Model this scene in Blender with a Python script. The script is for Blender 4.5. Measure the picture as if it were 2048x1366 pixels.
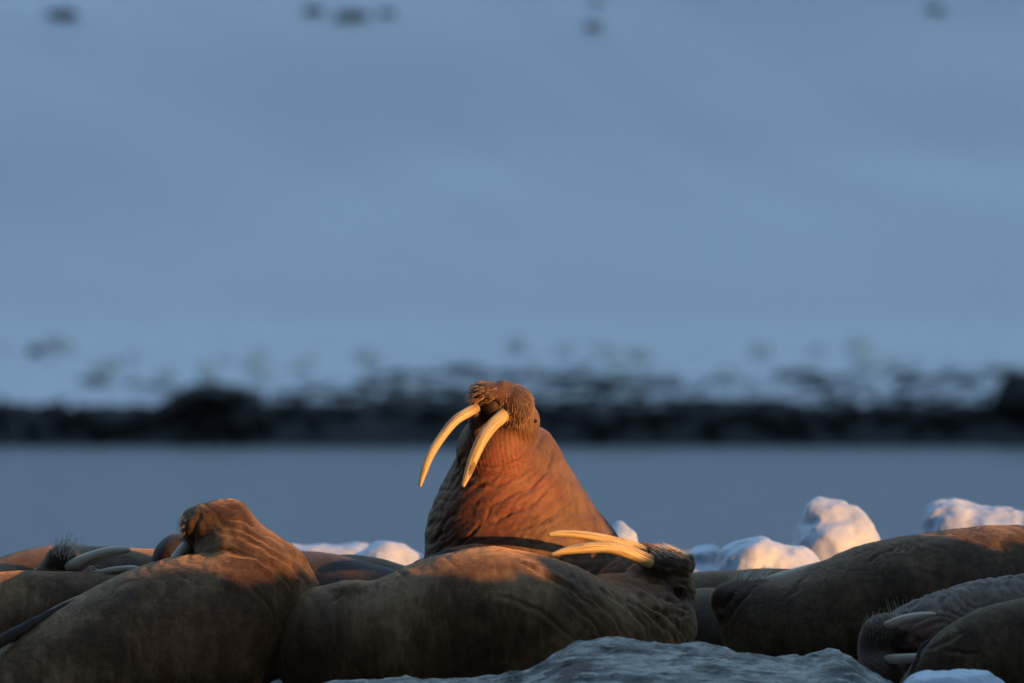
import bpy, math, random
import numpy as np
from mathutils import Vector, noise as mnoise
from mathutils.bvhtree import BVHTree

random.seed(7)
RNG = np.random.default_rng(7)
scene = bpy.context.scene
for o in list(bpy.data.objects):
    bpy.data.objects.remove(o)

# ------------------------------------------------------------------ camera
CAM_Y, CAM_Z, F = -40.0, 1.6, 14370.0          # metres, metres, focal length in photo pixels
HORIZON = 800.0
cam_d = bpy.data.cameras.new("camera")
cam = bpy.data.objects.new("camera", cam_d)
scene.collection.objects.link(cam)
cam.location = (0, CAM_Y, CAM_Z)
cam.rotation_euler = (math.pi / 2 + math.atan((HORIZON - 683) / F), 0, 0)
cam_d.sensor_width = 36
cam_d.lens = F * 36 / 2048
cam_d.clip_start = 0.5
cam_d.clip_end = 5000
cam_d.dof.use_dof = True
cam_d.dof.focus_distance = 40.45
cam_d.dof.aperture_fstop = 2.0
scene.camera = cam

# ------------------------------------------------------------------ sky, sun, exposure
SUN_EL, SUN_AZ = math.radians(4.0), math.radians(130.0)   # azimuth clockwise from +Y
SH = Vector((math.sin(SUN_AZ), math.cos(SUN_AZ), 0))      # horizontal direction to the sun
SP = Vector((-SH.y, SH.x, 0))                             # across it
world = bpy.data.worlds.new("World")
scene.world = world
world.use_nodes = True
nt = world.node_tree
bg = nt.nodes["Background"]
sky = nt.nodes.new("ShaderNodeTexSky")
sky.sky_type = 'NISHITA'
sky.sun_disc = False
sky.sun_elevation = SUN_EL
sky.sun_rotation = SUN_AZ
sky.altitude = 0
sky.air_density = 1.0
sky.dust_density = 0.3
sky.ozone_density = 1.5
nt.links.new(sky.outputs[0], bg.inputs[0])
bg.inputs[1].default_value = 0.14
sun_d = bpy.data.lights.new("sun", 'SUN')
sun = bpy.data.objects.new("sun", sun_d)
scene.collection.objects.link(sun)
sun_d.energy = 1.0
sun_d.angle = math.radians(0.5)
sun_d.color = (1.0, 0.47, 0.15)
to_sun = Vector((SH.x * math.cos(SUN_EL), SH.y * math.cos(SUN_EL), math.sin(SUN_EL)))
sun.rotation_euler = to_sun.to_track_quat('Z', 'Y').to_euler()
sun.location = (20, -30, 20)
vs = scene.view_settings
vs.view_transform = 'Standard'
vs.look = 'None'
vs.exposure = 2.55
vs.gamma = 1.0
vs.use_curve_mapping = False
scene.render.engine = 'CYCLES'
scene.cycles.use_denoising = True
scene.cycles.max_bounces = 6
scene.cycles.use_adaptive_sampling = True

# ------------------------------------------------------------------ helpers
C = scene.collection


def P(px, py, y):
    """world point seen at photo pixel (px, py) when it stands at depth y"""
    d = y - CAM_Y
    return np.array([(px - 1024) * d / F, y, CAM_Z + (HORIZON - py) * d / F])


def tag(o, label=None, cat=None, group=None, kind=None):
    if label: o["label"] = label
    if cat: o["category"] = cat
    if group: o["group"] = group
    if kind: o["kind"] = kind
    return o


def mesh_obj(name, verts, faces, mat, parent=None, smooth=True):
    me = bpy.data.meshes.new(name)
    if isinstance(faces, np.ndarray):
        n = faces.shape[1]
        me.vertices.add(len(verts))
        me.vertices.foreach_set("co", np.asarray(verts, np.float32).ravel())
        me.loops.add(faces.size)
        me.loops.foreach_set("vertex_index", faces.astype(np.int32).ravel())
        me.polygons.add(len(faces))
        me.polygons.foreach_set("loop_start", np.arange(0, faces.size, n, dtype=np.int32))
        me.polygons.foreach_set("loop_total", np.full(len(faces), n, np.int32))
        me.update(calc_edges=True)
    else:
        me.from_pydata([tuple(v) for v in verts], [], faces)
        me.update()
    if smooth:
        me.polygons.foreach_set("use_smooth", np.ones(len(me.polygons), bool))
    if mat: me.materials.append(mat)
    o = bpy.data.objects.new(name, me)
    C.objects.link(o)
    if parent:
        o.parent = parent
        o.location = -Vector(parent.location)   # meshes are written in world coordinates
    return o


def empty(name, loc):
    o = bpy.data.objects.new(name, None)
    o.empty_display_size = 0.2
    C.objects.link(o)
    o.location = loc
    return o


# ---- vectorised gradient noise
_perm = RNG.permutation(256)
_perm = np.concatenate([_perm, _perm, _perm]).astype(np.int64)
_grad = RNG.normal(size=(256, 3)); _grad /= np.linalg.norm(_grad, axis=1)[:, None]


def pnoise(p):
    p = np.asarray(p, np.float64)
    i = np.floor(p).astype(np.int64); f = p - i
    u = f * f * f * (f * (f * 6 - 15) + 10)
    i &= 255
    r = 0
    for dx in (0, 1):
        for dy in (0, 1):
            for dz in (0, 1):
                h = _perm[_perm[_perm[(i[:, 0] + dx) & 255] + ((i[:, 1] + dy) & 255)] + ((i[:, 2] + dz) & 255)]
                g = _grad[h]
                dot = g[:, 0] * (f[:, 0] - dx) + g[:, 1] * (f[:, 1] - dy) + g[:, 2] * (f[:, 2] - dz)
                w = (u[:, 0] if dx else 1 - u[:, 0]) * (u[:, 1] if dy else 1 - u[:, 1]) * (u[:, 2] if dz else 1 - u[:, 2])
                r = r + w * dot
    return r * 1.6


def fbm(p, octaves=4, gain=0.5):
    r = 0; a = 1.0; p = np.asarray(p, np.float64)
    for k in range(octaves):
        r = r + a * pnoise(p * 2.03 ** k + 17.3 * k); a *= gain
    return r


# ---- signed distance modelling: smooth unions of spline tubes and ellipsoids, meshed by surface nets
class Flesh:
    def __init__(s, lo, hi, h):
        s.lo = np.array(lo, np.float64); s.h = h
        s.n = (np.ceil((np.array(hi) - s.lo) / h).astype(int) + 1)
        s.f = np.full(s.n, 9.0, np.float32)

    def win(s, lo, hi):
        a = np.clip(np.floor((lo - s.lo) / s.h).astype(int), 0, s.n)
        b = np.clip(np.ceil((hi - s.lo) / s.h).astype(int) + 1, 0, s.n)
        return a, b

    def xyz(s, a, b):
        return [(s.lo[i] + s.h * np.arange(a[i], b[i])).astype(np.float32).reshape([-1 if j == i else 1 for j in range(3)]) for i in range(3)]

    def merge(s, a, b, d, k, sub=False):
        sl = tuple(slice(a[i], b[i]) for i in range(3))
        f = s.f[sl]
        if sub:
            d = -d
            h = np.clip(0.5 - 0.5 * (f - d) / k, 0, 1)
            s.f[sl] = f * (1 - h) + d * h + k * h * (1 - h)
        else:
            h = np.clip(0.5 + 0.5 * (d - f) / k, 0, 1)
            s.f[sl] = d * (1 - h) + f * h - k * h * (1 - h)

    def tube(s, pts, k=0.06, steps=5, sq=(1, 1, 1)):
        """pts: (px, py, y, r) ; sq stretches the section along x, y, z"""
        q = np.array([list(P(a[0], a[1], a[2])) + [a[3]] for a in pts])
        s.tube_w(q, k, steps, sq)

    def tube_w(s, q, k=0.06, steps=5, sq=(1, 1, 1)):
        ext = np.vstack([2 * q[0] - q[1], q, 2 * q[-1] - q[-2]])
        out = []
        for i in range(1, len(ext) - 2):
            p0, p1, p2, p3 = ext[i - 1:i + 3]
            for t in np.arange(steps) / steps:
                out.append(0.5 * (2 * p1 + (p2 - p0) * t + (2 * p0 - 5 * p1 + 4 * p2 - p3) * t * t + (3 * p1 - p0 - 3 * p2 + p3) * t ** 3))
        out.append(q[-1])
        out = np.array(out); out[:, 3] = np.maximum(out[:, 3], 0.004)
        sq = np.array(sq, float); m = k + 3 * s.h
        R = out[:, 3:4] * sq
        a, b = s.win((out[:, :3] - R).min(0) - m, (out[:, :3] + R).max(0) + m)
        if np.any(b <= a): return
        T = np.full(b - a, 9.0, np.float32)
        for i in range(len(out) - 1):
            A, B = out[i], out[i + 1]
            lo = np.minimum(A[:3] - A[3] * sq, B[:3] - B[3] * sq) - m
            hi = np.maximum(A[:3] + A[3] * sq, B[:3] + B[3] * sq) + m
            c, d = s.win(lo, hi)
            if np.any(d <= c): continue
            X, Y, Z = s.xyz(c, d)
            ba = (B[:3] - A[:3]) / sq; L2 = max(float(ba @ ba), 1e-9)
            x = (X - A[0]) / sq[0]; y = (Y - A[1]) / sq[1]; z = (Z - A[2]) / sq[2]
            t = np.clip((x * ba[0] + y * ba[1] + z * ba[2]) / L2, 0, 1)
            dist = np.sqrt((x - t * ba[0]) ** 2 + (y - t * ba[1]) ** 2 + (z - t * ba[2]) ** 2) - (A[3] + t * (B[3] - A[3]))
            sl = tuple(slice(c[j] - a[j], d[j] - a[j]) for j in range(3))
            T[sl] = np.minimum(T[sl], dist)
        s.merge(a, b, T, k)

    def ell(s, c, r, k=0.04, sub=False, rot=0.0):
        """c: (px, py, y); r: radii in metres; rot: turn about the view axis in degrees"""
        c = P(*c); r = np.array(r, float); R = r.max()
        m = k + 3 * s.h
        a, b = s.win(c - R - m, c + R + m)
        if np.any(b <= a): return
        X, Y, Z = s.xyz(a, b)
        x, y, z = X - c[0], Y - c[1], Z - c[2]
        if rot:
            cs, sn = math.cos(math.radians(rot)), math.sin(math.radians(rot))
            x, z = x * cs + z * sn, -x * sn + z * cs
        k0 = np.sqrt((x / r[0]) ** 2 + (y / r[1]) ** 2 + (z / r[2]) ** 2)
        k1 = np.sqrt((x / r[0] ** 2) ** 2 + (y / r[1] ** 2) ** 2 + (z / r[2] ** 2) ** 2) + 1e-6
        s.merge(a, b, (k0 * (k0 - 1) / k1).astype(np.float32), k, sub)

    def mesh(s):
        f = s.f
        for ax in range(3):                       # close the surface at the box
            sl = [slice(None)] * 3
            for e in (0, -1):
                sl[ax] = e; f[tuple(sl)] = np.maximum(f[tuple(sl)], s.h * 0.5)
        ins = f < 0
        n = s.n
        cnt = np.zeros(n - 1, np.int8)
        off = [(i, j, k) for i in (0, 1) for j in (0, 1) for k in (0, 1)]
        for (i, j, k) in off:
            cnt += ins[i:n[0] - 1 + i, j:n[1] - 1 + j, k:n[2] - 1 + k]
        ai, aj, ak = np.nonzero((cnt > 0) & (cnt < 8))
        idx = np.full(n - 1, -1, np.int64); idx[ai, aj, ak] = np.arange(len(ai))
        pos = np.zeros((len(ai), 3)); w = np.zeros(len(ai))
        for a in off:
            for ax in range(3):
                if a[ax]: continue
                b = list(a); b[ax] = 1
                va = f[ai + a[0], aj + a[1], ak + a[2]]; vb = f[ai + b[0], aj + b[1], ak + b[2]]
                m = (va < 0) != (vb < 0)
                t = np.where(m, va / np.where(m, va - vb, 1), 0)
                q = np.array(a, float)[None, :].repeat(len(ai), 0); q[:, ax] += t
                pos += q * m[:, None]; w += m
        v = s.lo + s.h * (np.stack([ai, aj, ak], 1) + pos / w[:, None])
        quads = []
        for ax in range(3):
            sl0 = [slice(None)] * 3; sl1 = [slice(None)] * 3
            sl0[ax] = slice(0, -1); sl1[ax] = slice(1, None)
            A, B = ins[tuple(sl0)], ins[tuple(sl1)]
            e = np.array(np.nonzero(A != B))
            u, vv = (ax + 1) % 3, (ax + 2) % 3
            ok = (e[u] > 0) & (e[vv] > 0) & (e[u] < n[u] - 1) & (e[vv] < n[vv] - 1)
            e = e[:, ok]
            sgn = A[e[0], e[1], e[2]]

            def cell(du, dv):
                q = e.copy(); q[u] -= du; q[vv] -= dv
                return idx[q[0], q[1], q[2]]
            Q = np.stack([cell(1, 1), cell(0, 1), cell(0, 0), cell(1, 0)], 1)
            Q[~sgn] = Q[~sgn][:, ::-1]
            quads.append(Q)
        return v, np.concatenate(quads)


def vnormals(v, q):
    d1 = v[q[:, 2]] - v[q[:, 0]]; d2 = v[q[:, 3]] - v[q[:, 1]]
    fn = np.cross(d1, d2)
    n = np.zeros_like(v)
    for k in range(4):
        for ax in range(3):
            n[:, ax] += np.bincount(q[:, k], fn[:, ax], len(v))
    return n / (np.linalg.norm(n, axis=1)[:, None] + 1e-12)


# ------------------------------------------------------------------ materials
class M:
    def __init__(s, name):
        s.m = bpy.data.materials.new(name); s.m.use_nodes = True
        s.t = s.m.node_tree; s.b = s.t.nodes["Principled BSDF"]
        s.tc = s.t.nodes.new("ShaderNodeTexCoord")

    def n(s, typ, **kw):
        nd = s.t.nodes.new(typ)
        for k, v in kw.items():
            if k.startswith("i_"): nd.inputs[k[2:].replace("_", " ")].default_value = v
            else: setattr(nd, k, v)
        return nd

    def l(s, a, b): s.t.links.new(a, b)

    def noise(s, scale, detail=4, rough=0.55, stretch=None, rot=None, dist=0.0, vec=None):
        nd = s.n("ShaderNodeTexNoise"); nd.inputs["Scale"].default_value = scale
        nd.inputs["Detail"].default_value = detail; nd.inputs["Roughness"].default_value = rough
        nd.inputs["Distortion"].default_value = dist
        src = vec or s.tc.outputs["Object"]
        if stretch or rot:
            mp = s.n("ShaderNodeMapping")
            if stretch: mp.inputs["Scale"].default_value = stretch
            if rot: mp.inputs["Rotation"].default_value = [math.radians(r) for r in rot]
            s.l(src, mp.inputs["Vector"]); src = mp.outputs[0]
        s.l(src, nd.inputs["Vector"])
        return nd.outputs["Fac"]

    def ramp(s, fac, stops):
        r = s.n("ShaderNodeValToRGB"); e = r.color_ramp.elements
        while len(e) < len(stops): e.new(0.5)
        for el, (p, c) in zip(e, stops):
            el.position = p; el.color = (*c, 1) if len(c) == 3 else c
        s.l(fac, r.inputs[0]); return r.outputs[0]

    def mix(s, fac, a, b, blend='MIX'):
        x = s.n("ShaderNodeMix", data_type='RGBA', blend_type=blend)
        for sock, v in ((x.inputs[0], fac), (x.inputs[6], a), (x.inputs[7], b)):
            if hasattr(v, "is_output"): s.l(v, sock)
            elif isinstance(v, (int, float)): sock.default_value = v
            else: sock.default_value = (*v, 1)
        return x.outputs[2]

    def math(s, op, a, b=None, clamp=False):
        x = s.n("ShaderNodeMath", operation=op, use_clamp=clamp)
        for sock, v in ((x.inputs[0], a), (x.inputs[1], b)):
            if v is None: continue
            if hasattr(v, "is_output"): s.l(v, sock)
            else: sock.default_value = v
        return x.outputs[0]

    def bump(s, h, strength, dist, prev=None):
        b = s.n("ShaderNodeBump"); b.inputs["Strength"].default_value = strength
        b.inputs["Distance"].default_value = dist
        s.l(h, b.inputs["Height"])
        if prev: s.l(prev, b.inputs["Normal"])
        return b.outputs[0]

    def out(s, color=None, rough=None, normal=None, spec=None):
        b = s.b
        if color is not None:
            if hasattr(color, "is_output"): s.l(color, b.inputs["Base Color"])
            else: b.inputs["Base Color"].default_value = (*color, 1)
        if rough is not None:
            if hasattr(rough, "is_output"): s.l(rough, b.inputs["Roughness"])
            else: b.inputs["Roughness"].default_value = rough
        if normal is not None: s.l(normal, b.inputs["Normal"])
        if spec is not None: b.inputs["Specular IOR Level"].default_value = spec
        return s.m


def skin_material(name, dark, mid, light, pink=(0.36, 0.13, 0.11), blackish=(0.03, 0.02, 0.018), sheen=0.5, hair=0.0):
    m = M(name)
    patch = m.noise(2.6, 5, 0.6, dist=0.4)
    mott = m.noise(22, 4, 0.65)
    streak = m.noise(7, 5, 0.6, stretch=(3.2, 1.0, 0.8), rot=(0, -38, 0), dist=0.3)
    f = m.math('ADD', m.math('MULTIPLY', patch, 0.7), m.math('MULTIPLY', streak, 0.3))
    col = m.ramp(f, [(0.36, dark), (0.50, mid), (0.64, light)])
    col = m.mix(m.math('MULTIPLY', m.ramp(mott, [(0.45, (0, 0, 0)), (0.75, (1, 1, 1))]), 0.35), col, dark)
    at = m.n("ShaderNodeAttribute", attribute_name="skin")
    sep = m.n("ShaderNodeSeparateColor"); m.l(at.outputs["Color"], sep.inputs[0])
    # sore pink skin where the coat is thin, broken up by folds
    thin = m.math('MULTIPLY', sep.outputs[0], m.ramp(m.noise(30, 4, 0.7, stretch=(1, 1, 2.2), rot=(0, 40, 0)), [(0.35, (0, 0, 0)), (0.62, (1, 1, 1))]), clamp=True)
    col = m.mix(thin, col, pink)
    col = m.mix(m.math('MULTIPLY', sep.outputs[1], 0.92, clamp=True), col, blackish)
    if hair:
        return m.out(m.mix(1.0, col, [hair] * 3, 'MULTIPLY'), 0.7, None, 0.12)
    # scars and scabs
    sc = m.ramp(m.noise(13, 3, 0.5, stretch=(1.5, 1, 0.8)), [(0.66, (0, 0, 0)), (0.72, (1, 1, 1))])
    col = m.mix(m.math('MULTIPLY', sc, 0.55), col, blackish)
    # creases drawn by a cracked cell pattern plus short hair grain
    vo = m.n("ShaderNodeTexVoronoi", feature='DISTANCE_TO_EDGE'); vo.inputs["Scale"].default_value = 16
    mp = m.n("ShaderNodeMapping"); mp.inputs["Scale"].default_value = (1, 1, 2.1); mp.inputs["Rotation"].default_value = (0, math.radians(35), 0)
    wv = m.n("ShaderNodeVectorMath", operation='ADD')
    nz = m.n("ShaderNodeTexNoise"); nz.inputs["Scale"].default_value = 7; m.l(m.tc.outputs["Object"], nz.inputs["Vector"])
    sc2 = m.n("ShaderNodeVectorMath", operation='SCALE'); sc2.inputs["Scale"].default_value = 0.16; m.l(nz.outputs["Color"], sc2.inputs[0])
    m.l(m.tc.outputs["Object"], wv.inputs[0]); m.l(sc2.outputs[0], wv.inputs[1])
    m.l(wv.outputs[0], mp.inputs["Vector"]); m.l(mp.outputs[0], vo.inputs["Vector"])
    crack = m.ramp(vo.outputs["Distance"], [(0.0, (0, 0, 0)), (0.07, (1, 1, 1))])
    grain = m.noise(170, 3, 0.7, stretch=(1, 1, 0.45))
    nrm = m.bump(crack, 0.3, 0.003)
    nrm = m.bump(mott, 0.3, 0.004, nrm)
    nrm = m.bump(grain, 0.4, 0.002, nrm)
    col = m.mix(m.math('MULTIPLY', m.ramp(grain, [(0.4, (1, 1, 1)), (0.6, (0, 0, 0))]), 0.35), col, m.mix(1.0, col, (0.45, 0.42, 0.4), 'MULTIPLY'))
    m.b.inputs['Sheen Weight'].default_value = sheen
    m.b.inputs['Sheen Roughness'].default_value = 0.45
    m.b.inputs['Sheen Tint'].default_value = (*[min(1, c * 2.6) for c in light], 1)
    return m.out(col, 0.62, nrm, 0.3)


def ivory_material(name="ivory", tones=((0.28, 0.15, 0.05), (0.62, 0.43, 0.175), (0.80, 0.63, 0.32))):
    m = M(name)
    at = m.n("ShaderNodeAttribute", attribute_name="grain")   # x round the tusk, y along it
    fine = m.noise(1.0, 5, 0.6, stretch=(26, 3.5, 1), vec=at.outputs["Vector"], dist=0.6)
    col = m.ramp(fine, [(0.36, tones[0]), (0.45, tones[1]), (0.60, tones[2])])
    crack = m.ramp(m.noise(1.0, 3, 0.5, stretch=(34, 2.0, 1), vec=at.outputs["Vector"], dist=1.2), [(0.60, (0, 0, 0)), (0.66, (1, 1, 1))])
    col = m.mix(m.math('MULTIPLY', crack, 0.75), col, (0.12, 0.065, 0.03))
    sep = m.n("ShaderNodeSeparateXYZ"); m.l(at.outputs["Vector"], sep.inputs[0])
    stain = m.math('MULTIPLY', m.ramp(m.noise(1.0, 4, 0.6, stretch=(4, 6, 1), vec=at.outputs["Vector"]), [(0.58, (0, 0, 0)), (0.68, (1, 1, 1))]), 0.6)
    col = m.mix(stain, col, (0.22, 0.15, 0.09))
    rootg = m.ramp(sep.outputs[1], [(0.0, (1, 1, 1)), (0.09, (0, 0, 0))])
    col = m.mix(m.math('MULTIPLY', rootg, 0.6), col, (0.20, 0.13, 0.09))
    chip = m.math('MULTIPLY', sep.outputs[2], m.ramp(fine, [(0.40, (1, 1, 1)), (0.62, (0.5, 0.5, 0.5))]), clamp=True)
    col = m.mix(chip, col, (0.05, 0.028, 0.015))
    return m.out(col, 0.42, m.bump(fine, 0.25, 0.004), 0.4)


def plain(name, col, rough=0.6, spec=0.3, nscale=40, var=0.35, bumpd=0.003):
    m = M(name)
    nz = m.noise(nscale, 4, 0.6)
    c = m.mix(nz, [x * (1 - var) for x in col], [min(x * (1 + var), 0.95) for x in col])
    return m.out(c, rough, m.bump(nz, 0.4, bumpd), spec)


def snow_material():
    m = M("snow")
    big = m.noise(0.05, 4, 0.5)
    col = m.mix(big, (0.76, 0.79, 0.82), (0.86, 0.87, 0.88))
    nrm = m.bump(m.noise(0.12, 3, 0.5), 0.5, 1.2)
    nrm = m.bump(m.noise(1.3, 4, 0.6), 0.4, 0.15, nrm)
    return m.out(col, 0.85, nrm, 0.15)


def shore_material():
    m = M("rocky_shore")
    n1 = m.noise(1.1, 5, 0.65); n2 = m.noise(3.0, 4, 0.6)
    rock = m.ramp(n2, [(0.3, (0.02, 0.02, 0.022)), (0.7, (0.10, 0.10, 0.10))])
    at = m.n("ShaderNodeAttribute", attribute_name="snow")
    f = m.math('ADD', at.outputs["Fac"], m.math('MULTIPLY', m.math('SUBTRACT', n1, 0.5), 1.6))
    col = m.mix(m.ramp(f, [(0.44, (0, 0, 0)), (0.56, (1, 1, 1))]), rock, m.mix(m.noise(0.035, 4, 0.55, stretch=(1, 0.5, 1), rot=(0, 0, 30)), (0.845, 0.835, 0.885), (0.895, 0.88, 0.925)))
    return m.out(col, 0.8, m.bump(n2, 0.7, 0.25), 0.25)


def rock_material():
    m = M("dark_boulder_rock")
    n2 = m.noise(2.2, 5, 0.65)
    rock = m.ramp(n2, [(0.3, (0.014, 0.015, 0.017)), (0.7, (0.06, 0.058, 0.056))])
    return m.out(rock, 0.75, m.bump(n2, 0.8, 0.2), 0.3)


def snowy_rock_material():
    m = M("snow_dusted_rock")
    n2 = m.noise(2.2, 5, 0.65)
    rock = m.ramp(n2, [(0.3, (0.26, 0.26, 0.26)), (0.7, (0.50, 0.50, 0.47))])
    ge = m.n("ShaderNodeNewGeometry"); sp = m.n("ShaderNodeSeparateXYZ"); m.l(ge.outputs["Normal"], sp.inputs[0])
    f = m.math('ADD', sp.outputs[2], m.math('MULTIPLY', m.math('SUBTRACT', n2, 0.5), 0.9))
    col = m.mix(m.ramp(f, [(0.22, (0, 0, 0)), (0.50, (1, 1, 1))]), rock, (0.74, 0.77, 0.80))
    return m.out(col, 0.8, m.bump(n2, 0.7, 0.2), 0.25)


def shade_range_material():
    m = M("shade_range_rock")
    n1 = m.noise(0.012, 6, 0.65, stretch=(1, 1, 0.35))
    col = m.ramp(n1, [(0.45, (0.03, 0.03, 0.032)), (0.66, (0.07, 0.07, 0.07)), (0.72, (0.5, 0.52, 0.54))])
    return m.out(col, 0.9, m.bump(n1, 0.6, 20.0), 0.1)


def ice_material():
    m = M("ice")
    n1 = m.noise(3.0, 4, 0.55); n2 = m.noise(14, 4, 0.6)
    col = m.ramp(n1, [(0.3, (0.44, 0.53, 0.68)), (0.5, (0.56, 0.63, 0.76)), (0.7, (0.64, 0.68, 0.78))])
    nrm = m.bump(n1, 0.4, 0.06); nrm = m.bump(n2, 0.4, 0.012, nrm)
    m.b.inputs["Subsurface Weight"].default_value = 0.5
    m.b.inputs["Subsurface Radius"].default_value = (0.10, 0.14, 0.20)
    return m.out(col, 0.45, nrm, 0.4)


def floe_material():
    m = M("dirty_floe_ice")
    n1 = m.noise(2.0, 5, 0.6, stretch=(0.6, 1.5, 3), dist=0.5)
    n2 = m.noise(7, 6, 0.68, stretch=(0.75, 1.2, 1.9), rot=(0, 8, 20), dist=0.5)
    n3 = m.noise(60, 4, 0.7)
    col = m.ramp(n2, [(0.36, (0.05, 0.040, 0.032)), (0.44, (0.20, 0.185, 0.165)), (0.56, (0.50, 0.485, 0.46))])
    dirt = m.ramp(n1, [(0.46, (0, 0, 0)), (0.66, (1, 1, 1))])
    col = m.mix(m.math('MULTIPLY', dirt, 0.6), col, (0.12, 0.09, 0.062))
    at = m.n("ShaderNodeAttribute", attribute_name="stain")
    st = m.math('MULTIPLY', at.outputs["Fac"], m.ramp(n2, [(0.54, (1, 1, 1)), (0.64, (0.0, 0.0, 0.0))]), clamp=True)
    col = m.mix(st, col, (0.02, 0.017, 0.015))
    spk = m.ramp(m.noise(26, 3, 0.5, stretch=(0.6, 1, 1.6)), [(0.66, (0, 0, 0)), (0.72, (1, 1, 1))])
    col = m.mix(m.math('MULTIPLY', spk, 0.7), col, (0.04, 0.035, 0.03))
    nrm = m.bump(n2, 1.0, 0.05); nrm = m.bump(n3, 0.8, 0.012, nrm)
    return m.out(col, 0.5, nrm, 0.4)


def water_material():
    m = M("sea_water")
    a = m.noise(0.9, 4, 0.6, stretch=(1, 0.5, 1)); b = m.noise(0.12, 3, 0.5, stretch=(1, 0.4, 1))
    nrm = m.bump(b, 0.15, 0.3); nrm = m.bump(a, 0.15, 0.08, nrm)
    m.b.inputs["IOR"].default_value = 1.33
    return m.out((0.012, 0.025, 0.042), 0.22, nrm, 0.5)


IVORY = ivory_material(); PALE_IVORY = ivory_material("pale_ivory", ((0.34, 0.25, 0.18), (0.58, 0.49, 0.38), (0.74, 0.67, 0.56))); SNOW = snow_material(); SHORE = shore_material(); ROCK = rock_material()
SROCK = snowy_rock_material(); ICE = ice_material(); FLOE = floe_material(); WATER = water_material(); SHADE_RANGE = shade_range_material()
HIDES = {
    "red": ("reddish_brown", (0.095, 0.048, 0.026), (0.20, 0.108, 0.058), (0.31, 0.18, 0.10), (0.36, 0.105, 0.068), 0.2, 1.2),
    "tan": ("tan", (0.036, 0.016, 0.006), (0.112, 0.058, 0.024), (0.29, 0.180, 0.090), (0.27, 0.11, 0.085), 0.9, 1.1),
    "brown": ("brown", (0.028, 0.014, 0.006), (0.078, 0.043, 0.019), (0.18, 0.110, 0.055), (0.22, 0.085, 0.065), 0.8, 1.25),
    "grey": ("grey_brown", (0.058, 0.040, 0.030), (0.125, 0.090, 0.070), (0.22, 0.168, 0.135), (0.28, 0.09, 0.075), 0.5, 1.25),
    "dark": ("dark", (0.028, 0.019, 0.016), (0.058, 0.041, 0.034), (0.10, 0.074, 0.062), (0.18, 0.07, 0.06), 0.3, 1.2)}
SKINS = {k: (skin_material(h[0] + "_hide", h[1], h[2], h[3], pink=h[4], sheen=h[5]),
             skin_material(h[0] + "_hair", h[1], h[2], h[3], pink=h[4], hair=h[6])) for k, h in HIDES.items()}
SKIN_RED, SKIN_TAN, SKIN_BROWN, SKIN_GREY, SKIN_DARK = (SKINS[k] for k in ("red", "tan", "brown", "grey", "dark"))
BRISTLE = plain("pale_bristle", (0.46, 0.36, 0.24), 0.5, 0.3)
BRISTLE_W = plain("white_bristle", (0.78, 0.74, 0.66), 0.5, 0.3)
BRISTLE_R = plain("amber_bristle", (0.52, 0.31, 0.17), 0.5, 0.3)
EYE = plain("dark_eye", (0.006, 0.004, 0.004), 0.08, 0.6, var=0.1, bumpd=0.0)
FLIP = plain("dark_flipper_skin", (0.035, 0.030, 0.030), 0.7, 0.25, nscale=30, bumpd=0.01)

# ------------------------------------------------------------------ setting: water, shore, slope, unseen shading range
WZ = -0.78
SHORE_Y = 335.0


def grid(x0, x1, nx, y0, y1, ny, zf, yspace=None):
    xs = np.linspace(x0, x1, nx); ys = np.linspace(y0, y1, ny) if yspace is None else yspace
    X, Y = np.meshgrid(xs, ys)
    p = np.stack([X.ravel(), Y.ravel()], 1)
    z = zf(p[:, 0], p[:, 1])
    v = np.column_stack([p, z])
    nyy = len(ys)
    i = (np.arange(nyy - 1)[:, None] * nx + np.arange(nx - 1)[None, :]).ravel()
    q = np.stack([i, i + 1, i + nx + 1, i + nx], 1)
    return v, q


def n2(x, y, s, o=4):
    return fbm(np.column_stack([x * s, y * s, np.full_like(x, 3.7)]), o)


v, q = grid(-2500, 2500, 3, -2500, 345, 3, lambda x, y: np.full_like(x, WZ))
tag(mesh_obj("water", v, q, WATER), kind="structure")


def shore_z(x, y):
    t = y - SHORE_Y - 1.5 * n2(x, 0 * y, 0.05, 3)
    bank = np.interp(t, [-8, -1, 0.6, 2.2, 5, 12, 20, 60, 600], [-3.0, -0.9, 0.6, 1.1, 1.55, 3.4, 6.0, 26, 420])
    rough = np.interp(t, [-2, 1, 5, 16, 22], [0.1, 0.45, 0.25, 0.15, 0.0])
    slope = np.clip((t - 14) / 30, 0, 1)
    return bank + rough * n2(x, y, 0.4, 4) + slope * (2.2 * n2(x, y, 0.02, 3) + 0.35 * n2(x + y, y * 0.4, 0.10, 3))


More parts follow.
